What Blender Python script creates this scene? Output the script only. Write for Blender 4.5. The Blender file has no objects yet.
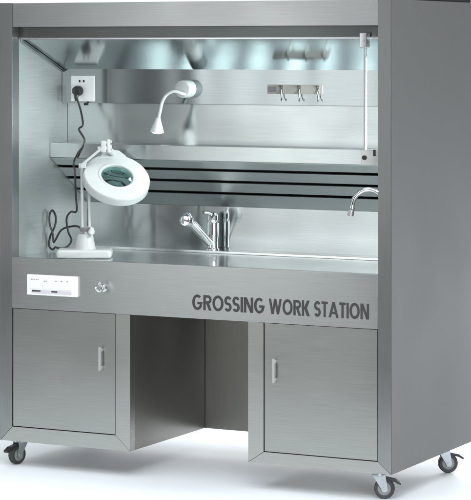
import bpy, bmesh, math, random
from mathutils import Vector, Matrix
random.seed(7)
R = math.radians
SC = bpy.context.scene
COL = SC.collection

# ------------------------------------------------------------------ camera
TH = R(26.808)
cam_d = bpy.data.cameras.new('camera')
cam = bpy.data.objects.new('camera', cam_d); COL.objects.link(cam)
cam.location = (5.2012, -8.1382, 1.72)
cam.rotation_euler = (R(90), 0, TH)
cam_d.sensor_fit = 'AUTO'; cam_d.sensor_width = 36.0
cam_d.lens = 2332 / 500 * 36
cam_d.shift_x = 0.0; cam_d.shift_y = -202 / 500
cam_d.clip_start = 0.1; cam_d.clip_end = 200
SC.camera = cam

# ------------------------------------------------------------------ studio surroundings
w = bpy.data.worlds.new('World'); SC.world = w; w.use_nodes = True
nt = w.node_tree; nt.nodes.clear()
def wn(t, **k):
    n = nt.nodes.new(t)
    for a, b in k.items(): setattr(n, a, b)
    return n
tc = wn('ShaderNodeTexCoord')
def wdot(d, lo, hi):
    v = wn('ShaderNodeVectorMath', operation='DOT_PRODUCT'); v.inputs[1].default_value = Vector(d).normalized()
    nt.links.new(tc.outputs['Generated'], v.inputs[0])
    m = wn('ShaderNodeMapRange', interpolation_type='SMOOTHSTEP')
    m.inputs['From Min'].default_value = lo; m.inputs['From Max'].default_value = hi
    nt.links.new(v.outputs['Value'], m.inputs['Value'])
    return m.outputs['Result']
def wmix(f, a, b):
    m = wn('ShaderNodeMix', data_type='RGBA')
    nt.links.new(f, m.inputs['Factor'])
    for s, val in ((m.inputs['A'], a), (m.inputs['B'], b)):
        if isinstance(val, tuple): s.default_value = (*val, 1)
        else: nt.links.new(val, s)
    return m.outputs['Result']
c = wmix(wdot((0, 0, 1), -0.5, 0.9), (0.085, 0.085, 0.082), (0.38, 0.41, 0.42))          # dim room, pale ceiling
c = wmix(wdot((-0.451, 0.8926, 0.0), 0.80, 0.95), c, (1.0, 1.02, 1.05))               # white backdrop behind the cabinet
bgd = wn('ShaderNodeBackground'); bgd.inputs['Strength'].default_value = 1.0
nt.links.new(c, bgd.inputs['Color'])
nt.links.new(bgd.outputs[0], wn('ShaderNodeOutputWorld').inputs[0])

def area(name, loc, target, sx, sy, power, color=(1, 1, 1)):
    d = bpy.data.lights.new(name, 'AREA'); d.shape = 'RECTANGLE'; d.size = sx; d.size_y = sy
    d.energy = power; d.color = color
    o = bpy.data.objects.new(name, d); COL.objects.link(o); o.location = loc
    o.rotation_euler = (Vector(target) - Vector(loc)).to_track_quat('-Z', 'Y').to_euler()
    return o
for x, wd, z0, z1 in ((-2.05, 0.13, 0.42, 2.46), (-1.77, 0.29, 0.42, 2.46), (-1.44, 0.25, 0.20, 2.46), (-1.02, 0.45, 0.25, 2.5)):
    area('softbox_key', (x, -5.0, (z0 + z1) / 2), (x + 2.0, 0.2, (z0 + z1) / 2 - 0.24), wd, z1 - z0, 7.0 * wd * (z1 - z0), (0.97, 1.0, 1.0))
area('softbox_high', (3.2, -4.2, 4.2), (0.9, 0.2, 0.9), 2.4, 1.4, 80, (1.0, 0.99, 0.97))
area('softbox_floor', (0.6, 3.4, 2.4), (0.6, 0.9, 0.0), 5.0, 1.8, 36, (0.97, 0.99, 1.0))
area('softbox_low', (0.9, 2.9, 0.55), (0.9, 0.2, 0.0), 3.8, 0.8, 115, (0.97, 0.99, 1.0))
area('softbox_top', (1.3, -1.9, 4.4), (1.1, -1.6, 0.0), 5.5, 4.0, 190, (0.97, 0.99, 1.0))
area('softbox_side', (-3.7, -0.5, 0.6), (0.4, 0.1, 0.0), 1.6, 0.6, 32, (0.97, 0.99, 1.0))
area('softbox_side', (3.9, -2.6, 0.8), (1.0, 0.0, 0.0), 1.6, 0.8, 75, (0.97, 0.99, 1.0))
for x, wd, pw in ((-2.66, 0.10, 0.55), (-2.30, 0.06, 0.5), (-2.05, 0.05, 0.3)):  # unseen strips, added so the back walls mirror bright streaks
    area('strip_light', (x, -4.9, 1.3), (x + 2.4, 0.4, 1.1), wd, 1.6, pw, (0.95, 1.0, 1.0))
# unseen light added on the inner right wall to brighten the hood inside
area('hood_fill', (1.68, 0.20, 1.50), (0.3, 0.28, 1.40), 0.26, 0.36, 19, (0.88, 1.0, 1.0))
for i in range(9):  # unseen low row in front, added to put light bands in the hood ceiling's reflection
    x = -0.72 + 0.20 * i
    fs = area('floor_strip', (x, -1.3, 0.05), (x + 0.81, -0.08, 1.11), 0.075, 0.45, 0.048, (0.84, 1.0, 1.0))
    fs.data.spread = R(36)

SC.render.engine = 'CYCLES'
SC.view_settings.view_transform = 'Standard'; SC.view_settings.look = 'None'
SC.view_settings.exposure = 0.0; SC.view_settings.gamma = 1.0

# ------------------------------------------------------------------ materials
def mat(name):
    m = bpy.data.materials.new(name); m.use_nodes = True
    t = m.node_tree; p = t.nodes['Principled BSDF']
    return m, t, p
def steel(name, base=(0.52, 0.53, 0.52), rough=0.24, aniso=0.6, brush='u', metallic=1.0, bump=0.04, blot=0.10, grain=0.10):
    m, t, p = mat(name)
    p.inputs['Metallic'].default_value = metallic
    uv = t.nodes.new('ShaderNodeUVMap'); uv.uv_map = 'UVMap'
    mp = t.nodes.new('ShaderNodeMapping')
    mp.inputs['Scale'].default_value = (6, 700, 1) if brush == 'u' else (700, 6, 1)
    t.links.new(uv.outputs[0], mp.inputs[0])
    n1 = t.nodes.new('ShaderNodeTexNoise'); n1.inputs['Scale'].default_value = 1; n1.inputs['Detail'].default_value = 4
    t.links.new(mp.outputs[0], n1.inputs['Vector'])
    gp = t.nodes.new('ShaderNodeTexCoord')
    n2 = t.nodes.new('ShaderNodeTexNoise'); n2.inputs['Scale'].default_value = 2.6; n2.inputs['Detail'].default_value = 2; n2.inputs['Roughness'].default_value = 0.45
    t.links.new(gp.outputs['Object'], n2.inputs['Vector'])
    # base colour: fine grain of the brushing
    mr = t.nodes.new('ShaderNodeMapRange'); mr.inputs['From Min'].default_value = 0.3; mr.inputs['From Max'].default_value = 0.7
    mr.inputs['To Min'].default_value = 1 - grain; mr.inputs['To Max'].default_value = 1 + grain
    t.links.new(n1.outputs['Fac'], mr.inputs['Value'])
    vm = t.nodes.new('ShaderNodeVectorMath'); vm.operation = 'SCALE'; vm.inputs[0].default_value = base
    t.links.new(mr.outputs[0], vm.inputs['Scale']); t.links.new(vm.outputs[0], p.inputs['Base Color'])
    # roughness: smudges
    m2 = t.nodes.new('ShaderNodeMapRange'); m2.interpolation_type = 'SMOOTHSTEP'; m2.inputs['From Min'].default_value = 0.2; m2.inputs['From Max'].default_value = 0.8
    m2.inputs['To Min'].default_value = max(0.03, rough - blot * 0.6); m2.inputs['To Max'].default_value = rough + blot
    t.links.new(n2.outputs['Fac'], m2.inputs['Value']); t.links.new(m2.outputs[0], p.inputs['Roughness'])
    p.inputs['Anisotropic'].default_value = aniso
    p.inputs['Anisotropic Rotation'].default_value = 0.25 if brush == 'u' else 0.0
    tg = t.nodes.new('ShaderNodeTangent'); tg.direction_type = 'UV_MAP'; tg.uv_map = 'UVMap'
    t.links.new(tg.outputs[0], p.inputs['Tangent'])
    # bump: grain and a slight sheet waviness
    n3 = t.nodes.new('ShaderNodeTexNoise'); n3.inputs['Scale'].default_value = 3.2; n3.inputs['Detail'].default_value = 0
    t.links.new(gp.outputs['Object'], n3.inputs['Vector'])
    b0 = t.nodes.new('ShaderNodeBump'); b0.inputs['Strength'].default_value = 0.07; b0.inputs['Distance'].default_value = 0.02
    t.links.new(n3.outputs['Fac'], b0.inputs['Height'])
    b1 = t.nodes.new('ShaderNodeBump'); b1.inputs['Strength'].default_value = bump; b1.inputs['Distance'].default_value = 0.001
    t.links.new(n1.outputs['Fac'], b1.inputs['Height']); t.links.new(b0.outputs[0], b1.inputs['Normal'])
    t.links.new(b1.outputs[0], p.inputs['Normal'])
    return m
def plain(name, col, rough=0.5, metallic=0.0, spec=0.5, vary=0.06, scale=30, trans=0.0, coat=0.0):
    m, t, p = mat(name)
    p.inputs['Metallic'].default_value = metallic; p.inputs['Specular IOR Level'].default_value = spec
    p.inputs['Transmission Weight'].default_value = trans; p.inputs['Coat Weight'].default_value = coat
    gp = t.nodes.new('ShaderNodeTexCoord')
    n = t.nodes.new('ShaderNodeTexNoise'); n.inputs['Scale'].default_value = scale; n.inputs['Detail'].default_value = 4
    t.links.new(gp.outputs['Object'], n.inputs['Vector'])
    mr = t.nodes.new('ShaderNodeMapRange'); mr.inputs['From Min'].default_value = 0.3; mr.inputs['From Max'].default_value = 0.7
    mr.inputs['To Min'].default_value = 1 - vary; mr.inputs['To Max'].default_value = 1 + vary
    t.links.new(n.outputs['Fac'], mr.inputs['Value'])
    vm = t.nodes.new('ShaderNodeVectorMath'); vm.operation = 'SCALE'; vm.inputs[0].default_value = col
    t.links.new(mr.outputs[0], vm.inputs['Scale']); t.links.new(vm.outputs[0], p.inputs['Base Color'])
    m2 = t.nodes.new('ShaderNodeMapRange'); m2.inputs['To Min'].default_value = max(0.02, rough - 0.05); m2.inputs['To Max'].default_value = rough + 0.05
    t.links.new(n.outputs['Fac'], m2.inputs['Value']); t.links.new(m2.outputs[0], p.inputs['Roughness'])
    return m
M = {}
M['front'] = steel('steel_front', (0.50, 0.508, 0.505), 0.31, 0.4, blot=0.04)
M['header'] = steel('steel_header', (0.50, 0.51, 0.515), 0.33, 0.4, blot=0.05)
M['frame'] = steel('steel_frame', (0.455, 0.457, 0.432), 0.32, 0.2, blot=0.05)
M['post'] = steel('steel_post', (0.315, 0.323, 0.320), 0.33, 0.3, brush='v', blot=0.05, bump=0.012, grain=0.07)
M['door'] = steel('steel_door', (0.425, 0.428, 0.408), 0.31, 0.2, blot=0.04)
M['inner'] = steel('steel_inner', (0.48, 0.51, 0.515), 0.21, 0.88, blot=0.05, grain=0.05, bump=0.015)
M['wall'] = steel('steel_side_liner', (0.62, 0.65, 0.65), 0.52, 0.2, blot=0.05)
M['rail'] = steel('steel_equipment_rail', (0.29, 0.315, 0.32), 0.11, 0.85, blot=0.03, grain=0.05, bump=0.015)
M['shield'] = steel('steel_hood_plate_shaded', (0.17, 0.185, 0.18), 0.36, 0.4, blot=0.05)  # darker steel: shade of the recess behind the header is in the base colour
M['ceil'] = steel('steel_hood_ceiling', (0.48, 0.515, 0.52), 0.125, 0.80, blot=0.03, grain=0.05, bump=0.01)
M['slat'] = steel('steel_grille', (0.56, 0.59, 0.59), 0.31, 0.6, blot=0.04, grain=0.06, bump=0.02)
M['mirror'] = steel('steel_backsplash', (0.40, 0.425, 0.43), 0.15, 0.88, blot=0.05, bump=0.01, grain=0.05)
M['counter'] = steel('steel_counter', (0.80, 0.83, 0.84), 0.21, 0.5, blot=0.05)
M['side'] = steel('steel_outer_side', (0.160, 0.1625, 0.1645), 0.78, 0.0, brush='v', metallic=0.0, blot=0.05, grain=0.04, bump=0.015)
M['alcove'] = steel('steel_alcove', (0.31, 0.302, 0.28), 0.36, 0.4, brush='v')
M['chrome'] = plain('chrome', (0.72, 0.73, 0.74), 0.07, 1.0, vary=0.02)
M['satin'] = plain('satin_metal', (0.66, 0.67, 0.68), 0.25, 1.0, vary=0.04)
M['white'] = plain('white_plastic', (0.83, 0.85, 0.85), 0.30, vary=0.015)
M['enamel'] = plain('white_enamel', (0.42, 0.437, 0.437), 0.36, spec=0.35, vary=0.02)
M['black'] = plain('black_plastic', (0.012, 0.012, 0.014), 0.38)
M['rubber'] = plain('black_rubber', (0.03, 0.032, 0.034), 0.6, vary=0.2)
M['dark'] = plain('slot_shade', (0.008, 0.008, 0.008), 0.8)
M['gap'] = plain('dark_gap', (0.02, 0.02, 0.02), 0.8)
M['ink'] = plain('dark_grey_lettering', (0.036, 0.036, 0.038), 0.5)
M['mark'] = plain('faint_reddish_print', (0.40, 0.33, 0.34), 0.5)
M['lilac'] = plain('lilac_strip', (0.62, 0.58, 0.64), 0.4)
M['zinc'] = plain('zinc_plate', (0.42, 0.46, 0.47), 0.38, 0.8, vary=0.1)
M['handle'] = plain('handle_metal', (0.46, 0.47, 0.46), 0.40, 0.5, vary=0.02, scale=8)
M['greywheel'] = plain('grey_wheel_core', (0.22, 0.24, 0.24), 0.5)
M['tag'] = plain('hook_rail_steel', (0.27, 0.255, 0.24), 0.4, 0.6)
M['plate'] = plain('dark_label', (0.09, 0.085, 0.095), 0.5)
M['hook'] = plain('dull_steel_hook', (0.20, 0.20, 0.20), 0.35, 1.0)
M['housing'] = plain('black_housing', (0.006, 0.006, 0.006), 0.7)
def paper():
    m, t, p = mat('studio_floor_white')
    gp = t.nodes.new('ShaderNodeTexCoord')
    n = t.nodes.new('ShaderNodeTexNoise'); n.inputs['Scale'].default_value = 1.5; n.inputs['Detail'].default_value = 3
    t.links.new(gp.outputs['Object'], n.inputs['Vector'])
    r = t.nodes.new('ShaderNodeValToRGB'); r.color_ramp.elements[0].color = (0.775, 0.815, 0.865, 1); r.color_ramp.elements[1].color = (0.79, 0.83, 0.88, 1)
    t.links.new(n.outputs['Fac'], r.inputs[0]); t.links.new(r.outputs[0], p.inputs['Base Color'])
    p.inputs['Roughness'].default_value = 0.7; p.inputs['Specular IOR Level'].default_value = 0.2
    return m
M['paper'] = paper()
def lens():
    m, t, p = mat('magnifier_glass')
    p.inputs['Base Color'].default_value = (0.45, 0.80, 0.74, 1); p.inputs['Transmission Weight'].default_value = 1.0
    p.inputs['Roughness'].default_value = 0.01; p.inputs['IOR'].default_value = 1.52
    n = t.nodes.new('ShaderNodeTexNoise'); n.inputs['Scale'].default_value = 8
    b = t.nodes.new('ShaderNodeBump'); b.inputs['Strength'].default_value = 0.01; t.links.new(n.outputs['Fac'], b.inputs['Height']); t.links.new(b.outputs[0], p.inputs['Normal'])
    return m
M['lens'] = lens()
def lit(name, col, s):
    m, t, p = mat(name)
    n = t.nodes.new('ShaderNodeTexNoise'); n.inputs['Scale'].default_value = 20
    p.inputs['Base Color'].default_value = (0.9, 0.9, 0.9, 1)
    p.inputs['Emission Color'].default_value = (*col, 1); p.inputs['Emission Strength'].default_value = s
    mr = t.nodes.new('ShaderNodeMapRange'); mr.inputs['To Min'].default_value = 0.3; mr.inputs['To Max'].default_value = 0.4
    t.links.new(n.outputs['Fac'], mr.inputs['Value']); t.links.new(mr.outputs[0], p.inputs['Roughness'])
    return m
M['bulb'] = lit('lit_bulb', (0.93, 1.0, 1.0), 14.0)

# ------------------------------------------------------------------ mesh helpers
class MB:
    def __init__(self): self.bm = bmesh.new()
    def _bev(self, verts, b, seg=2):
        es = list({e for v in verts for e in v.link_edges})
        bmesh.ops.bevel(self.bm, geom=es, offset=b, segments=seg, affect='EDGES', profile=0.6, clamp_overlap=True)
    def box(self, x0, x1, y0, y1, z0, z1, b=0.0, seg=2, mtx=None):
        r = bmesh.ops.create_cube(self.bm, size=1.0)
        for v in r['verts']:
            v.co = Vector(((x0 + x1) / 2 + v.co.x * (x1 - x0), (y0 + y1) / 2 + v.co.y * (y1 - y0), (z0 + z1) / 2 + v.co.z * (z1 - z0)))
            if mtx: v.co = mtx @ v.co
        if b: self._bev(r['verts'], b, seg)
        return self
    def prism(self, pts, axis, a0, a1, b=0.0):
        """closed outline pts (2D) extruded along axis: 'x' -> pts are (y,z); 'y' -> (x,z); 'z' -> (x,y)"""
        def P(p, a):
            return {'x': (a, p[0], p[1]), 'y': (p[0], a, p[1]), 'z': (p[0], p[1], a)}[axis]
        lo = [self.bm.verts.new(P(p, a0)) for p in pts]; hi = [self.bm.verts.new(P(p, a1)) for p in pts]
        n = len(pts)
        fs = [self.bm.faces.new(lo), self.bm.faces.new(hi[::-1])]
        for i in range(n): fs.append(self.bm.faces.new((lo[i], hi[i], hi[(i + 1) % n], lo[(i + 1) % n])))
        bmesh.ops.recalc_face_normals(self.bm, faces=fs)
        if b: self._bev(lo + hi, b)
        return self
    def tube(self, pts, rad, seg=12, cap=True, smooth=True):
        pts = [Vector(p) for p in pts]
        if smooth and len(pts) > 2: pts = catmull(pts)
        n = len(pts); rads = rad if isinstance(rad, (list, tuple)) else [rad] * n
        if len(rads) != n: rads = [rads[0] + (rads[-1] - rads[0]) * i / (n - 1) for i in range(n)]
        t0 = (pts[1] - pts[0]).normalized()
        up = Vector((0, 0, 1)) if abs(t0.z) < 0.9 else Vector((1, 0, 0))
        a = t0.cross(up).normalized(); rings = []
        for i, p in enumerate(pts):
            t = (pts[min(i + 1, n - 1)] - pts[max(i - 1, 0)]).normalized()
            a = (a - t * a.dot(t)).normalized(); bb = t.cross(a)
            rings.append([self.bm.verts.new(p + (a * math.cos(k * 2 * math.pi / seg) + bb * math.sin(k * 2 * math.pi / seg)) * rads[i]) for k in range(seg)])
        for r0, r1 in zip(rings, rings[1:]):
            for k in range(seg): self.bm.faces.new((r0[k], r0[(k + 1) % seg], r1[(k + 1) % seg], r1[k]))
        if cap: self.bm.faces.new(rings[0][::-1]); self.bm.faces.new(rings[-1])
        return self
    def lathe(self, prof, origin=(0, 0, 0), axis=(0, 0, 1), seg=40, closed=False):
        """prof: (radius, height) list; axis direction"""
        q = Vector((0, 0, 1)).rotation_difference(Vector(axis).normalized()); o = Vector(origin); rings = []
        for r, h in prof:
            if r < 1e-6: rings.append([self.bm.verts.new(o + q @ Vector((0, 0, h)))])
            else: rings.append([self.bm.verts.new(o + q @ Vector((r * math.cos(k * 2 * math.pi / seg), r * math.sin(k * 2 * math.pi / seg), h))) for k in range(seg)])
        pairs = list(zip(rings, rings[1:]))
        if closed: pairs.append((rings[-1], rings[0]))
        fs = []
        for r0, r1 in pairs:
            if len(r0) == 1 and len(r1) == 1: continue
            for k in range(seg):
                a, b = r0[k % len(r0)], r0[(k + 1) % len(r0)]; c2, d = r1[(k + 1) % len(r1)], r1[k % len(r1)]
                vs = []
                for v in (a, b, c2, d):
                    if v not in vs: vs.append(v)
                fs.append(self.bm.faces.new(vs))
        bmesh.ops.recalc_face_normals(self.bm, faces=fs)
        return self
    def build(self, name, m, parent=None, shift=(0, 0, 0), sharp=32):
        bm = self.bm
        bmesh.ops.recalc_face_normals(bm, faces=bm.faces)
        for v in bm.verts: v.co -= Vector(shift)
        uv = bm.loops.layers.uv.new('UVMap')
        for f in bm.faces:
            f.smooth = True
            n = f.normal; ax, ay, az = abs(n.x), abs(n.y), abs(n.z)
            for l in f.loops:
                p = l.vert.co
                l[uv].uv = (p.x, p.z) if ay >= ax and ay >= az else ((p.y, p.z) if ax >= az else (p.x, p.y))
        for e in bm.edges:
            if len(e.link_faces) == 2 and e.calc_face_angle(0) > R(sharp): e.smooth = False
        me = bpy.data.meshes.new(name); bm.to_mesh(me); bm.free()
        me.materials.append(m)
        o = bpy.data.objects.new(name, me); COL.objects.link(o)
        wm = o.modifiers.new('even_normals', 'WEIGHTED_NORMAL'); wm.keep_sharp = True; wm.weight = 100
        if parent: o.parent = parent
        return o
def catmull(P, k=7):
    out = []; n = len(P)
    for i in range(n - 1):
        p0, p1, p2, p3 = P[max(i - 1, 0)], P[i], P[i + 1], P[min(i + 2, n - 1)]
        for s in range(k):
            t = s / k
            out.append(0.5 * ((2 * p1) + (p2 - p0) * t + (2 * p0 - 5 * p1 + 4 * p2 - p3) * t * t + (3 * p1 - p0 - 3 * p2 + p3) * t ** 3))
    out.append(P[-1]); return out
def thing(name, label, cat, loc=(0, 0, 0), rz=0.0, group=None):
    o = bpy.data.objects.new(name, None); COL.objects.link(o); o.empty_display_size = 0.1
    o.location = loc; o.rotation_euler = (0, 0, rz); o['label'] = label; o['category'] = cat
    if group: o['group'] = group
    return o

# ------------------------------------------------------------------ floor (the setting)
fl = MB().box(-3.6, 3.4, -1.7, 4.6, -0.02, 0.0).build('floor', M['paper']); fl['kind'] = 'structure'

# ------------------------------------------------------------------ the work station
W, D = 1.75, 0.85
ZB, ZT = 0.105, 1.905                     # underside and top of the cabinet
ZC = 0.861                                # worktop
XL, XR = 0.060, 1.6945                    # inner faces of the posts
S = (W / 2, D / 2, 0.0)
ws = thing('work_station', 'stainless steel laboratory grossing work station with open hood, two lower cabinets and castors', 'work station', S)
def part(name, mb, m, parent=None, label=None, **k):
    o = mb.build(name, M[m], parent or ws, S, **k)
    if label: o['label'] = label
    return o
BV = 0.0016
# posts and front frame of the base, mitred at the lower corners
part('post', MB().prism([(0.0015, ZB), (XL, ZB + 0.060), (XL, ZT), (0.0015, ZT)], 'y', 0, 0.053, BV), 'post')
part('post', MB().prism([(XR, ZB + 0.045), (W - 0.0015, ZB), (W - 0.0015, ZT), (XR, ZT)], 'y', 0, 0.053, BV), 'post')
part('bottom_rail', MB().prism([(0.0022, ZB), (0.6159, ZB), (0.5485, ZB + 0.060), (XL + 0.0006, ZB + 0.060)], 'y', 0.0006, 0.04, BV), 'frame')
part('stile', MB().prism([(0.6159, ZB + 0.0005), (0.6159, 0.6525), (0.5485, 0.6525), (0.5485, ZB + 0.0608)], 'y', 0, 0.04, BV), 'frame')
part('bottom_rail', MB().prism([(1.1435, ZB), (W - 0.0022, ZB), (XR - 0.0006, ZB + 0.045), (1.2110, ZB + 0.045)], 'y', 0.0006, 0.04, BV), 'frame')
part('stile', MB().prism([(1.1435, ZB + 0.0005), (1.2110, ZB + 0.0458), (1.2110, 0.6525), (1.1435, 0.6525)], 'y', 0, 0.04, BV), 'frame')
# header over the opening and the plate and rail behind it
part('header', MB().box(XL + 0.0005, XR - 0.0005, 0.001, 0.022, 1.806, ZT - 0.001, BV), 'header')
part('hood_plate', MB().box(XL + 0.001, XR - 0.001, 0.055, 0.058, 1.760, 1.895), 'shield')
part('top_rail', MB().box(XL + 0.001, XR - 0.001, 0.047, 0.0545, 1.7545, 1.7625, 0.0015), 'satin')
# outer sides, back and roof
for x0, x1 in ((-0.0008, 0.0012), (W - 0.0012, W + 0.0008)):
    part('side_panel', MB().box(x0, x1, 0.0015, D, ZB, ZT + 0.0006, 0.0007, 1), 'side')
part('back_panel', MB().box(0.0015, W - 0.0015, D - 0.003, D - 0.001, ZB, ZT - 0.002), 'side')
part('roof_panel', MB().box(0.002, W - 0.002, 0.056, D - 0.004, ZT - 0.004, ZT - 0.001), 'side')
# hood liner
part('side_liner', MB().box(XL - 0.004, XL - 0.0008, 0.054, 0.612, ZC - 0.002, 1.80), 'wall')
part('side_liner', MB().box(XR + 0.0008, XR + 0.004, 0.054, 0.612, ZC - 0.002, 1.80), 'wall')
dy, dz = 0.400 - 0.058, 1.630 - 1.7605
part('ceiling_panel', MB().prism([(0.0585, 1.7605), (0.402, 1.6295), (0.402, 1.6335), (0.0585, 1.7645)], 'x', XL + 0.0005, XR - 0.0005), 'ceil')
for x0, x1 in ((XL + 0.0012, XL + 0.010), (XR - 0.010, XR - 0.0012)):
    part('ceiling_trim', MB().prism([(0.066, 1.7435), (0.396, 1.6176), (0.396, 1.6300), (0.066, 1.7559)], 'x', x0, x1, 0.001), 'inner')
part('equipment_rail', MB().box(XL + 0.0006, XR - 0.0006, 0.397, 0.442, 1.487, 1.6400, 0.002), 'rail')
part('upper_back_panel', MB().box(XL + 0.0008, XR - 0.0008, 0.4432, 0.4462, 1.305, 1.50), 'inner')
part('shelf', MB().box(XL + 0.0008, XR - 0.0008, 0.2985, 0.4425, 1.259, 1.3195, 0.0025), 'inner')
# slanted extractor grille: four strips with three dark slots between them
gy0, gz0, gy1, gz1 = 0.3005, 1.2575, 0.611, 1.052
def onslat(t): return (gy0 + (gy1 - gy0) * t, gz0 + (gz1 - gz0) * t)
L = math.hypot(gy1 - gy0, gz1 - gz0); nrm = Vector((gz1 - gz0, -(gy1 - gy0))).normalized()   # pointing back / up is -nrm
g = MB(); cuts = [0.0, 0.19, 0.44, 0.70, 1.0]; hs = 0.0115 / L
for i in range(4):
    a = cuts[i] + (hs if i else 0.012); b = cuts[i + 1] - (hs if i < 3 else 0)
    (ya, za), (yb, zb) = onslat(a), onslat(b)
    o = (0.004 * 0.55, 0.004 * 0.83)
    lip = 0.016
    pts = [(ya, za), (yb, zb), (yb + o[0], zb + o[1]), (ya + o[0], za + o[1])]
    g.prism(pts, 'x', XL + 0.0008, XR - 0.0008, 0.0008)
grille = part('extractor_grille', g, 'slat')
d0, d1 = onslat(0.02), onslat(0.99)
part('slot_shade_block', MB().prism([(d0[0] + 0.03, d0[1] + 0.0), (d1[0] + 0.0, d1[1] + 0.03), (0.607, 1.24), (0.45, 1.25)], 'x', XL + 0.001, XR - 0.001), 'dark', grille)  # near-black block behind the slots, the duct's shade put into its colour
part('backsplash', MB().box(XL + 0.0008, XR - 0.0008, 0.611, 0.614, ZC - 0.003, 1.0515), 'mirror')
part('back_ledge', MB().box(XL + 0.0009, XR - 0.0009, 0.520, 0.6105, ZC + 0.0004, ZC + 0.011, 0.002), 'counter')
# worktop with an opening for the sink, front apron
counter = part('worktop', MB().box(XL + 0.0008, XR - 0.0008, 0.0006, 0.612, ZC - 0.018, ZC, 0.0015), 'counter')
apron = part('apron', MB().box(XL + 0.0006, XR - 0.0006, -0.003, -0.0002, 0.6535, ZC - 0.0006, 0.001).box(XL + 0.0008, XR - 0.0008, -0.0015, 0.018, ZC - 0.016, ZC + 0.0008, 0.0018), 'front')
# base cabinets
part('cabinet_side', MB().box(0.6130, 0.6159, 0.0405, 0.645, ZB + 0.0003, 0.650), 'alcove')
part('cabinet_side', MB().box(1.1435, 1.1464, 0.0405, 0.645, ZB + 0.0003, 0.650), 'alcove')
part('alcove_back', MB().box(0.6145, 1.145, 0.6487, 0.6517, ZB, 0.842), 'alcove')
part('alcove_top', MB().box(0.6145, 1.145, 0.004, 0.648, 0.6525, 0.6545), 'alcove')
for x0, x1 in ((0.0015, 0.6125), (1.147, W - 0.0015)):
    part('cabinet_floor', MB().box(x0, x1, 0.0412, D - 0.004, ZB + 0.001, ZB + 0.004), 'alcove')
    part('gap_shade_sheet', MB().box(x0 + 0.004, x1, 0.030, 0.034, ZB + 0.02, 0.650), 'gap')  # dark sheet added behind the door, shade in the door gaps as colour
def door(x0, x1, z0, z1, hx):
    d = part('door', MB().box(x0, x1, 0.003, 0.026, z0, z1, 0.0016), 'door')
    h0, h1 = 0.4225, 0.517
    h = MB().box(hx - 0.0050, hx + 0.0050, -0.018, -0.011, h0, h1, 0.003)
    h.box(hx - 0.005, hx + 0.005, -0.013, 0.0025, h1 - 0.018, h1 - 0.006, 0.001).box(hx - 0.005, hx + 0.005, -0.013, 0.0025, h0 + 0.006, h0 + 0.018, 0.001)
    part('handle', h, 'handle', d)
    return d
door(XL + 0.0032, 0.5458, ZB + 0.0628, 0.6508, 0.4835)
door(1.2138, XR - 0.0035, ZB + 0.0478, 0.6508, 1.2600)
# lettering on the apron
LW = 0.178                                  # stroke width, in cap heights
def arc(cx, cz, rx, rz, a0, a1, n=22): return [(cx + rx * math.cos(R(a0 + (a1 - a0) * i / n)), cz + rz * math.sin(R(a0 + (a1 - a0) * i / n))) for i in range(n + 1)]
def ribbon(pts, w=LW):
    l, r = [], []
    for i, p in enumerate(pts):
        q0, q1 = pts[max(i - 1, 0)], pts[min(i + 1, len(pts) - 1)]
        dx, dz = q1[0] - q0[0], q1[1] - q0[1]; d = math.hypot(dx, dz)
        l.append((p[0] - dz / d * w / 2, p[1] + dx / d * w / 2)); r.append((p[0] + dz / d * w / 2, p[1] - dx / d * w / 2))
    return [[l[i], l[i + 1], r[i + 1], r[i]] for i in range(len(pts) - 1)]
def slab(x0, z0, x1, z1, w): return [[(x0, z0), (x0 + w, z0), (x1 + w, z1), (x1, z1)]]      # slanted bar with level ends
def glyph(ch, w):
    h = LW / 2; e = 0.015
    if ch == 'I': return [slab(0, 0, 0, 1, LW)]
    if ch == 'O': return [ribbon(arc(w / 2, .5, w / 2 - h, .5 - h + e, 0, 360, 40))]
    if ch == 'G': return [ribbon(arc(w / 2, .5, w / 2 - h, .5 - h + e, 48, 342, 34)), slab(w * .50, .37, w * .50, .37 + LW * .9, w * .5)]
    if ch == 'S':
        r = .25 - h / 2 + .005
        return [ribbon(arc(w / 2, 1 - h - r + .008, w / 2 - h, r, 25, 262, 26) + arc(w / 2, h + r - .008, w / 2 - h, r, 82, -155, 26))]
    if ch == 'N': return [slab(0, 0, 0, 1, LW), slab(w - LW, 0, w - LW, 1, LW), slab(w - LW * 1.15, 0, 0, 1, LW * 1.15)]
    if ch == 'T': return [slab(0, 1 - LW * .92, 0, 1, w), slab(w / 2 - h, 0, w / 2 - h, 1 - LW * .5, LW)]
    if ch == 'A': return [slab(0, 0, w / 2 - h, 1, LW * 1.06), slab(w - LW * 1.06, 0, w / 2 - h - .01, 1, LW * 1.06), slab(w * .24, .22, w * .24, .22 + LW * .85, w * .52)]
    if ch == 'W':
        q = (w - LW) / 4
        return [slab(q, 0, 0, 1, LW), slab(q, 0, 2 * q, 1, LW), slab(3 * q, 0, 2 * q, 1, LW), slab(3 * q, 0, 4 * q, 1, LW)]
    if ch == 'K': return [slab(0, 0, 0, 1, LW), slab(LW * .8, .47, w - LW * 1.3, 1, LW * 1.3), slab(w - LW * 1.35, 0, LW * .8, .56, LW * 1.35)]
    if ch == 'R':
        rz = .29 - h; zc = 1 - h * .95 - rz
        return [slab(0, 0, 0, 1, LW), ribbon([(LW * .5, zc + rz)] + arc(w - h - rz * .95, zc, rz * .95, rz, 90, -90, 18) + [(LW * .5, zc - rz)], LW * .95), slab(w - LW * 1.15, 0, w * .34, .46, LW * 1.15)]
GW = dict(G=.74, R=.60, O=.79, S=.52, I=LW, N=.66, W=1.02, K=.62, T=.50, A=.78)
CH, TZ = 0.0600, 0.6880
lm = MB(); step = 0
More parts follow.
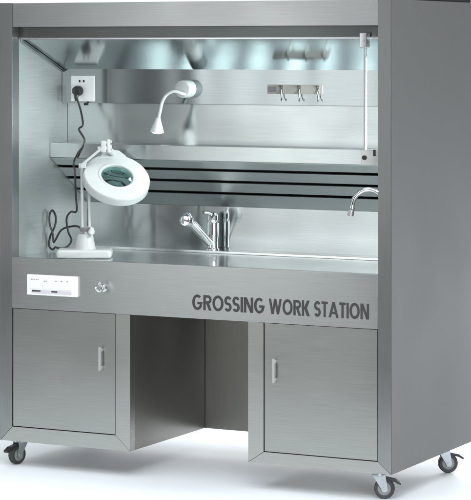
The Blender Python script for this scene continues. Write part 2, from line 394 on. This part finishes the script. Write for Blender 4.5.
for word, wx0, wx1 in (('GROSSING', 0.8990, 1.2170), ('WORK', 1.2350, 1.4110), ('STATION', 1.4290, 1.6590)):
    tot = sum(GW[c_] for c_ in word); gap = 0.055
    k = (wx1 - wx0) / (tot + gap * (len(word) - 1)); x = wx0
    for c_ in word:
        for stroke in glyph(c_, GW[c_]):
            step += 1; yy = -0.0034 - 0.00002 * (step % 5)
            cache = {}
            for quad in stroke:
                vs = []
                for px_, pz_ in quad:
                    key_ = (round(px_, 5), round(pz_, 5))
                    if key_ not in cache: cache[key_] = lm.bm.verts.new((x + px_ * k, yy, TZ + pz_ * CH))
                    if cache[key_] not in vs: vs.append(cache[key_])
                try: lm.bm.faces.new(vs)
                except ValueError: pass
        x += (GW[c_] + gap) * k
lt = part('lettering', lm, 'ink', apron); lt.modifiers.clear()
for f_ in lt.data.polygons: f_.use_smooth = False
# control panel
cp = part('control_panel', MB().box(0.1395, 0.3793, -0.014, -0.0032, 0.712, 0.795, 0.003, 3), 'white', apron, 'white rectangular control panel with a lilac strip')
for x0, x1 in ((0.154, 0.213), (0.216, 0.265), (0.268, 0.352)): part('switch_module', MB().box(x0, x1, -0.0163, -0.0139, 0.7385, 0.7865, 0.001), 'white', apron)
mk = MB()
mk.box(0.163, 0.352, -0.0152, -0.01405, 0.7200, 0.7335)
part('display_strip', mk, 'lilac', apron)
for x0, x1 in ((0.166, 0.206), (0.258, 0.286)): part('switch', MB().box(x0, x1, -0.0160, -0.0153, 0.7265, 0.7325), 'ink', apron)
for x, z, wd in [(x, 0.7745, 0.005) for x in (0.160, 0.168, 0.177, 0.185, 0.193)] + [(0.222, 0.769, 0.006), (0.231, 0.769, 0.006), (0.276, 0.771, 0.008), (0.303, 0.771, 0.008), (0.330, 0.771, 0.008)]:
    part('printed_mark', MB().box(x, x + wd, -0.0171, -0.0164, z, z + 0.004), 'mark', apron)
# valve knob: round escutcheon, stem and four-lobed handwheel
kx, kz = 0.497, 0.7565
kn = MB().lathe([(0, -0.001), (0.017, -0.001), (0.017, 0.003), (0.010, 0.006), (0.0085, 0.024), (0.011, 0.026), (0.0155, 0.029), (0.0165, 0.034), (0.0155, 0.041), (0.011, 0.043), (0.0095, 0.040), (0, 0.040)], (kx, -0.0035, kz), (0, -1, 0), 32)
kn.tube([(kx - 0.002, -0.038, kz + 0.012), (kx + 0.003, -0.040, kz + 0.023)], [0.005, 0.004], 12)
part('valve_knob', kn, 'satin', apron)
# wall socket on the equipment rail
sk = part('power_socket', MB().box(0.1095, 0.2225, 0.3885, 0.3968, 1.494, 1.603, 0.003, 3), 'white', None, 'white wall socket on the left of the steel rail')
so = MB()
for x in (0.152, 0.172): so.box(x - 0.004, x + 0.004, 0.3880, 0.3884, 1.5745, 1.5845)
part('socket_hole', so, 'gap')
part('cable_clip', MB().lathe([(0, 0), (0.006, 0), (0.006, 0.02), (0, 0.02)], (0.185, 0.3965, 1.483), (0, -1, 0), 12), 'black')
# lower bracket, rod and upper bracket of the hood stay
st = MB().tube([(1.6285, 0.030, 1.276), (1.6285, 0.030, 1.752)], 0.0062, 16)
stay = part('stay_rod', st, 'satin')
part('rod_bracket', MB().box(1.6120, 1.6425, 0.012, 0.0465, 1.722, 1.778, 0.003).box(1.622, 1.633, 0.010, 0.0118, 1.742, 1.752, 0.0006), 'satin', stay)
lb = MB().box(1.617, 1.6935, 0.0165, 0.044, 1.272, 1.332, 0.003)
part('rod_bracket', lb, 'satin', stay)
part('screw', MB().lathe([(0, 0), (0.009, 0), (0.009, 0.004), (0, 0.004)], (1.6315, 0.0163, 1.302), (0, -1, 0), 20), 'black', stay)
part('screw', MB().box(1.668, 1.678, 0.0135, 0.0163, 1.308, 1.333, 0.001), 'black', stay)
# castors
def castor(x, y, rz, brake):
    m = Matrix.Translation((x, y, 0)) @ Matrix.Rotation(rz, 4, 'Z')
    def tr(mb):
        for v in mb.bm.verts: v.co = m @ v.co
        return mb
    off = 0.022; rw = 0.0395
    f = MB().box(-0.038, 0.038, -0.034, 0.034, ZB - 0.0055, ZB - 0.0002, 0.001)
    f.lathe([(0, 0), (0.026, 0), (0.028, 0.005), (0.026, 0.012), (0, 0.012)], (0, 0, ZB - 0.018), (0, 0, 1), 24)
    for s in (-1, 1):
        yy = s * 0.0185
        f.prism([(-0.024, ZB - 0.012), (0.026, ZB - 0.012), (off + 0.014, rw - 0.004), (off + 0.007, rw - 0.013), (off - 0.007, rw - 0.013), (off - 0.013, rw + 0.002)], 'y', yy - 0.0014, yy + 0.0014, 0.0006)
    f.box(-0.024, 0.026, -0.0185, 0.0185, ZB - 0.0135, ZB - 0.0112)
    f.tube([(off, -0.024, rw), (off, 0.024, rw)], 0.006, 12)
    cst = part('castor', tr(f), 'zinc')
    part('tyre', tr(MB().lathe([(0.026, -0.013), (0.036, -0.014), (rw, -0.009), (rw, 0.009), (0.036, 0.014), (0.026, 0.013)], (off, 0, rw), (0, 1, 0), 36)), 'rubber', cst)
    part('wheel_hub', tr(MB().lathe([(0, -0.010), (0.012, -0.012), (0.014, -0.009), (0.024, -0.009), (0.0262, -0.012), (0.0262, 0.012), (0.024, 0.009), (0.014, 0.009), (0.012, 0.012), (0, 0.010)], (off, 0, rw), (0, 1, 0), 30)), 'greywheel', cst)
    if brake:
        part('brake_pedal', tr(MB().prism([(off - 0.004, ZB - 0.020), (off + 0.044, ZB - 0.030), (off + 0.064, ZB - 0.044), (off + 0.062, ZB - 0.052), (off + 0.040, ZB - 0.040), (off - 0.004, ZB - 0.030)], 'y', -0.014, 0.014, 0.002)), 'black', cst)
castor(0.050, 0.084, R(255), True)
castor(1.672, 0.060, R(20), True)
castor(1.690, 0.670, R(35), True)
castor(0.066, 0.770, R(160), True)

# ------------------------------------------------------------------ dark housing on the roof
rh = thing('exhaust_housing', 'black exhaust housing on the roof at the right, only its lower edge in view', 'exhaust housing', (1.624, 0.45, ZT))
RS = (1.624, 0.45, ZT)
MB().box(1.50, 1.748, 0.062, 0.842, ZT + 0.0008, ZT + 0.22, 0.004).build('body', M['housing'], rh, RS)
MB().lathe([(0.10, 0), (0.10, 0.10), (0.108, 0.10), (0.108, 0.112), (0.09, 0.112), (0.09, 0.0)], (1.624, 0.45, ZT + 0.219), (0, 0, 1), 40).build('duct_collar', M['zinc'], rh, RS)

# ------------------------------------------------------------------ magnifier lamp on the worktop
PX = 1 / 246.0
LP = (0.349, 0.099, ZC + 0.0012)
ml = thing('magnifier_lamp', 'white jointed magnifier lamp with round glass lens, standing at the left of the worktop', 'magnifier lamp', LP, TH)
ml['label'] = 'white jointed desk lamp with round magnifying lens, standing on the left of the worktop'
def lu(u, v, y=0.0): return ((u - 85.0) * PX, y, (258.0 - v) * PX)
def lp(name, mb, m, parent=None, **k): return mb.build(name, M[m], parent or ml, **k)
lp('base', MB().box(-0.114, 0.110, -0.055, 0.070, 0.0, 0.036, 0.015, 5), 'enamel')
lp('base_cone', MB().lathe([(0, 0.030), (0.046, 0.034), (0.042, 0.045), (0.034, 0.085), (0.029, 0.096), (0.020, 0.099), (0, 0.099)], (0.0, 0.005, 0), (0, 0, 1), 36), 'enamel')
jt = MB().tube([lu(85.5, 220), lu(85.5, 228)], 0.008, 14)
jt = MB().tube([(0.002, 0.005, 0.095), (0.002, 0.005, 0.125)], 0.009, 16).box(-0.020, 0.022, -0.012, 0.020, 0.104, 0.128, 0.004)
lp('pivot', jt, 'satin')
kb = MB().lathe([(0, 0), (0.010, 0), (0.013, 0.004), (0.013, 0.012), (0.009, 0.016), (0, 0.016)], (0.026, -0.024, 0.108), (0.25, -1, 0.0), 18)
kb.tube([(0.026, -0.030, 0.128), (0.028, -0.030, 0.088)], [0.006, 0.006], 10).tube([(0.016, 0.0, 0.120), (0.034, -0.012, 0.118)], 0.006, 10)
lp('knob', kb, 'enamel')
# two parallel lower bars, springs, elbow, slanted upper arm
for u, du in ((81.7, 0.5), (88.6, 0.8)):
    lp('arm_bar', MB().tube([lu(u + du, 233, 0.004), lu(u, 164 if u < 85 else 176, 0.004)], 0.0062, 12), 'enamel')
lp('elbow', MB().box(-0.026, 0.004, -0.012, 0.018, (258 - 168) * PX, (258 - 163) * PX, 0.004).tube([lu(80, 168, 0.006), lu(86, 162, 0.006)], 0.010, 14).tube([lu(82.5, 166, -0.018), lu(82.5, 166, 0.024)], 0.007, 12), 'enamel')
ua = MB()
for dyy in (-0.010, 0.012):
    ua.tube([lu(80.5, 165.5, dyy), lu(104, 146, dyy)], 0.0055, 10)
lp('upper_arm', ua, 'enamel')
lp('arm_spring', MB().tube([lu(84.5 + 0.185 * i + (0.9 if i % 2 else -0.9), 165.5 - 0.155 * i + (1.0 if i % 2 else -1.0), 0.001) for i in range(0, 100)], 0.0016, 5, smooth=False), 'satin')
lp('head_joint', MB().tube([lu(98, 149, 0), lu(112, 147, 0)], 0.012, 14).box(0.066, 0.086, -0.014, 0.014, (258 - 152) * PX, (258 - 140) * PX, 0.004).tube([lu(108, 139, -0.004), lu(109, 152, -0.004)], 0.009, 12).tube([lu(103, 143, -0.006), lu(112, 141, -0.006)], 0.006, 10), 'enamel')
# head: flat ring with a lens set in the middle, tilted towards the user
n = Vector((0.205, -0.60, 0.77)).normalized(); HC = Vector(lu(117.2, 176.0, 0.0))
Ro, Ri, T = 0.1385, 0.0655, 0.042
prof = [(Ri, -0.012), (Ri, 0.001), (Ri + 0.003, 0.004), (Ri + 0.010, 0.0045), (Ri + 0.014, 0.002), (0.10, 0.003), (Ro - 0.010, 0.001), (Ro - 0.004, -0.001), (Ro - 0.001, -0.005), (Ro, -0.010), (Ro, -T + 0.006), (Ro - 0.004, -T), (Ro - 0.012, -T), (Ro - 0.014, -T + 0.012), (Ri + 0.012, -T + 0.012), (Ri + 0.010, -T), (Ri, -T)]
head = lp('lamp_head', MB().lathe(prof, HC, n, 72, closed=True), 'enamel')
lp('lens', MB().lathe([(0, 0.0005), (0.03, -0.0012), (Ri - 0.001, -0.007), (Ri - 0.001, -0.010), (0.03, -0.0145), (0, -0.016)], HC, n, 56), 'lens', head)
tl = [(0.105 + 0.0085 * math.cos(a), -T + 0.006 + 0.0085 * math.sin(a)) for a in [k * 2 * math.pi / 10 for k in range(10)]]
lp('ring_tube', MB().lathe(tl, HC, n, 64, closed=True), 'white', head)
# neck between joint and head
xa = Vector((1, 0, 0)); xa = (xa - n * xa.dot(n)).normalized(); ya = n.cross(xa)
nk = MB(); J = Vector(lu(107, 147, 0.0))
def hp(a, b, h): return HC + xa * a + ya * b + n * h
ring = [(-0.078, 0.096), (0.042, 0.114), (0.030, 0.136), (0.004, 0.160), (-0.048, 0.160), (-0.066, 0.136)]
lo = [nk.bm.verts.new(hp(a, b, -0.030)) for a, b in ring]; hi = [nk.bm.verts.new(hp(a, b, 0.004)) for a, b in ring]
nk.bm.faces.new(lo[::-1]); nk.bm.faces.new(hi)
for i in range(6): nk.bm.faces.new((lo[i], lo[(i + 1) % 6], hi[(i + 1) % 6], hi[i]))
nk._bev(lo + hi, 0.006, 3)
nk.tube([hp(-0.022, 0.146, -0.010), J], [0.015, 0.012], 16)
lp('head_neck', nk, 'enamel', head)
# cord with plug, in work-station coordinates turned into the lamp's frame
inv = (Matrix.Translation(LP) @ Matrix.Rotation(TH, 4, 'Z')).inverted()
CAMP = Vector((5.2012, -8.1382, 1.72)); RV = Vector((math.cos(TH), math.sin(TH), 0)); FV = Vector((-math.sin(TH), math.cos(TH), 0))
def wp(x, y, z): return inv @ Vector((x, y, z))
cord = [(0.152, 0.360, 1.522), (0.158, 0.357, 1.505), (0.179, 0.352, 1.454), (0.205, 0.325, 1.398), (0.190, 0.318, 1.378), (0.222, 0.308, 1.338), (0.222, 0.300, 1.309), (0.201, 0.292, 1.279), (0.184, 0.285, 1.237), (0.204, 0.262, 1.20), (0.212, 0.255, 1.106), (0.219, 0.250, 1.040), (0.190, 0.250, 1.0346), (0.1705, 0.250, 1.005), (0.178, 0.252, 0.950), (0.192, 0.254, 0.917), (0.168, 0.256, 0.887), (0.129, 0.258, 0.880), (0.106, 0.266, 0.883), (0.0864, 0.276, 0.8715), (0.068, 0.280, 0.885), (0.0716, 0.280, 0.924), (0.0942, 0.282, 0.971), (0.097, 0.284, 1.009), (0.081, 0.285, 1.0354), (0.0675, 0.284, 1.020), (0.070, 0.280, 0.978), (0.086, 0.276, 0.941), (0.093, 0.272, 0.905), (0.1095, 0.262, 0.915), (0.139, 0.262, 0.9575), (0.190, 0.262, 0.974), (0.229, 0.258, 0.971), (0.258, 0.235, 0.940), (0.280, 0.21, 0.885), (0.30, 0.19, 0.868), (0.335, 0.168, 0.876)]
cd = lp('power_cord', MB().tube([wp(*p) for p in cord], 0.0044, 8), 'black')
pl = MB()
pl.lathe([(0, 0), (0.012, 0), (0.021, 0.004), (0.022, 0.020), (0.018, 0.034), (0.010, 0.038), (0, 0.038)], wp(0.152, 0.3875, 1.5385), (Matrix.Rotation(-TH, 4, 'Z') @ Vector((0, -1, 0))), 24)
pl.tube([wp(0.152, 0.366, 1.532), wp(0.152, 0.360, 1.514), wp(0.152, 0.359, 1.496)], [0.013, 0.006], 14, smooth=False)
lp('plug', pl, 'black', cd)

# ------------------------------------------------------------------ gooseneck lamp on the equipment rail
GP = (0.671, 0.3965, 1.551)
gl = thing('gooseneck_lamp', 'small white gooseneck lamp with lit conical shade, fixed to the upper steel rail', 'lamp', GP)
MB().lathe([(0, 0), (0.037, 0), (0.037, 0.052), (0.035, 0.058), (0.030, 0.060), (0, 0.060)], (0, -0.0005, 0), (0, -1, 0), 40).build('mount', M['enamel'], gl)
gp = [(0.684, 0.350, 1.530), (0.682, 0.320, 1.532), (0.660, 0.306, 1.541), (0.640, 0.300, 1.539), (0.615, 0.300, 1.523), (0.598, 0.300, 1.494), (0.588, 0.300, 1.455), (0.580, 0.300, 1.425)]
MB().tube([Vector(p) - Vector(GP) for p in gp], 0.0068, 14).build('gooseneck', M['enamel'], gl)
ax = Vector((-0.10, -0.02, -1)).normalized(); A0 = Vector((0.5805, 0.300, 1.432)) - Vector(GP)
sh = MB().lathe([(0.006, -0.002), (0.010, 0.0), (0.013, 0.012), (0.026, 0.048), (0.030, 0.060), (0.029, 0.061), (0.024, 0.048), (0.011, 0.014), (0.006, 0.004)], A0, ax, 36, closed=True).build('lamp_shade', M['enamel'], gl)
MB().lathe([(0, 0.020), (0.010, 0.022), (0.022, 0.046), (0.026, 0.058), (0.018, 0.064), (0, 0.066)], A0, ax, 28).build('bulb', M['bulb'], gl)

# ------------------------------------------------------------------ hook rail
HP = (1.160, 0.3965, 1.552)
hr = thing('hook_rack', 'narrow steel rack with three small double hooks, fixed to the upper rail', 'hook rack', HP)
MB().box(-0.1235, 0.1230, -0.006, -0.0006, -0.0190, 0.0190, 0.0015).build('back_plate', M['tag'], hr)
MB().box(-0.119, -0.082, -0.0072, -0.0062, -0.012, 0.010, 0.0004).build('label_plate', M['plate'], hr)
for x in (-0.058, 0.022, 0.105):
    h = MB().tube([(x, -0.004, 0.008), (x - 0.001, -0.013, 0.010), (x - 0.001, -0.019, 0.014)], [0.0035, 0.0048], 10)
    h.tube([(x, -0.006, 0.002), (x - 0.001, -0.012, -0.012), (x + 0.003, -0.014, -0.034), (x + 0.006, -0.022, -0.045), (x + 0.007, -0.027, -0.042)], 0.0027, 10)
    h.box(x - 0.006, x + 0.006, -0.0085, -0.0062, -0.012, 0.015, 0.001)
    h.build('hook', M['hook'], hr)

# ------------------------------------------------------------------ mixer tap at the back of the sink
FX, FY = 0.700, 0.560
mx = thing('mixer_tap', 'chrome mixer tap with slanted pull-out spray spout, standing before the backsplash', 'tap', (FX, FY, ZC + 0.0112))
MB().lathe([(0, 0), (0.030, 0), (0.030, 0.006), (0.024, 0.010), (0.0235, 0.05), (0.026, 0.056), (0.026, 0.112), (0.022, 0.122), (0.024, 0.126), (0.025, 0.146), (0.018, 0.156), (0, 0.158)], (0, 0, 0), (0, 0, 1), 32).build('tap_body', M['chrome'], mx)
MB().tube([(0, -0.012, 0.148), (-0.004, -0.045, 0.160), (-0.006, -0.075, 0.162)], [0.010, 0.006], 12).build('lever', M['chrome'], mx)
MB().tube([(-0.004, -0.015, 0.028), (-0.022, -0.10, 0.092), (-0.030, -0.150, 0.128)], [0.017, 0.020], 18).build('spout', M['chrome'], mx)
MB().lathe([(0, -0.028), (0.014, -0.026), (0.026, -0.014), (0.031, 0.002), (0.029, 0.016), (0.022, 0.024), (0.020, 0.020), (0, 0.019)], (-0.034, -0.168, 0.138), (-0.12, -0.35, -0.9), 32).build('spray_head', M['chrome'], mx)

# ------------------------------------------------------------------ gooseneck tap at the right
TX, TY = 1.598, 0.300
gt = thing('gooseneck_tap', 'chrome gooseneck tap with curved spout, half hidden behind the right post', 'tap', (TX, TY, ZC + 0.0005))
MB().lathe([(0, 0), (0.026, 0), (0.026, 0.008), (0.017, 0.014), (0.016, 0.07), (0.012, 0.08), (0, 0.08)], (0, 0, 0), (0, 0, 1), 28).build('tap_base', M['chrome'], gt)
pts = [(0, 0, 0.075), (0, 0, 0.150), (0, 0, 0.225)]
for k in range(1, 12):
    a = math.pi * k / 11 * 1.02
    pts.append((-0.072 + 0.072 * math.cos(a), 0, 0.225 + 0.076 * math.sin(a)))
pts.append((-0.150, 0, 0.208))
MB().tube(pts, 0.0095, 16).build('spout', M['chrome'], gt)
MB().lathe([(0, 0), (0.0125, 0), (0.0125, 0.02), (0.010, 0.022), (0, 0.022)], (-0.151, 0, 0.195), (0.12, 0, 1), 20).build('aerator', M['satin'], gt)
MB().tube([(0.0, -0.014, 0.045), (0.0, -0.040, 0.052), (0.0, -0.058, 0.056)], [0.007, 0.005], 10).build('lever', M['chrome'], gt)
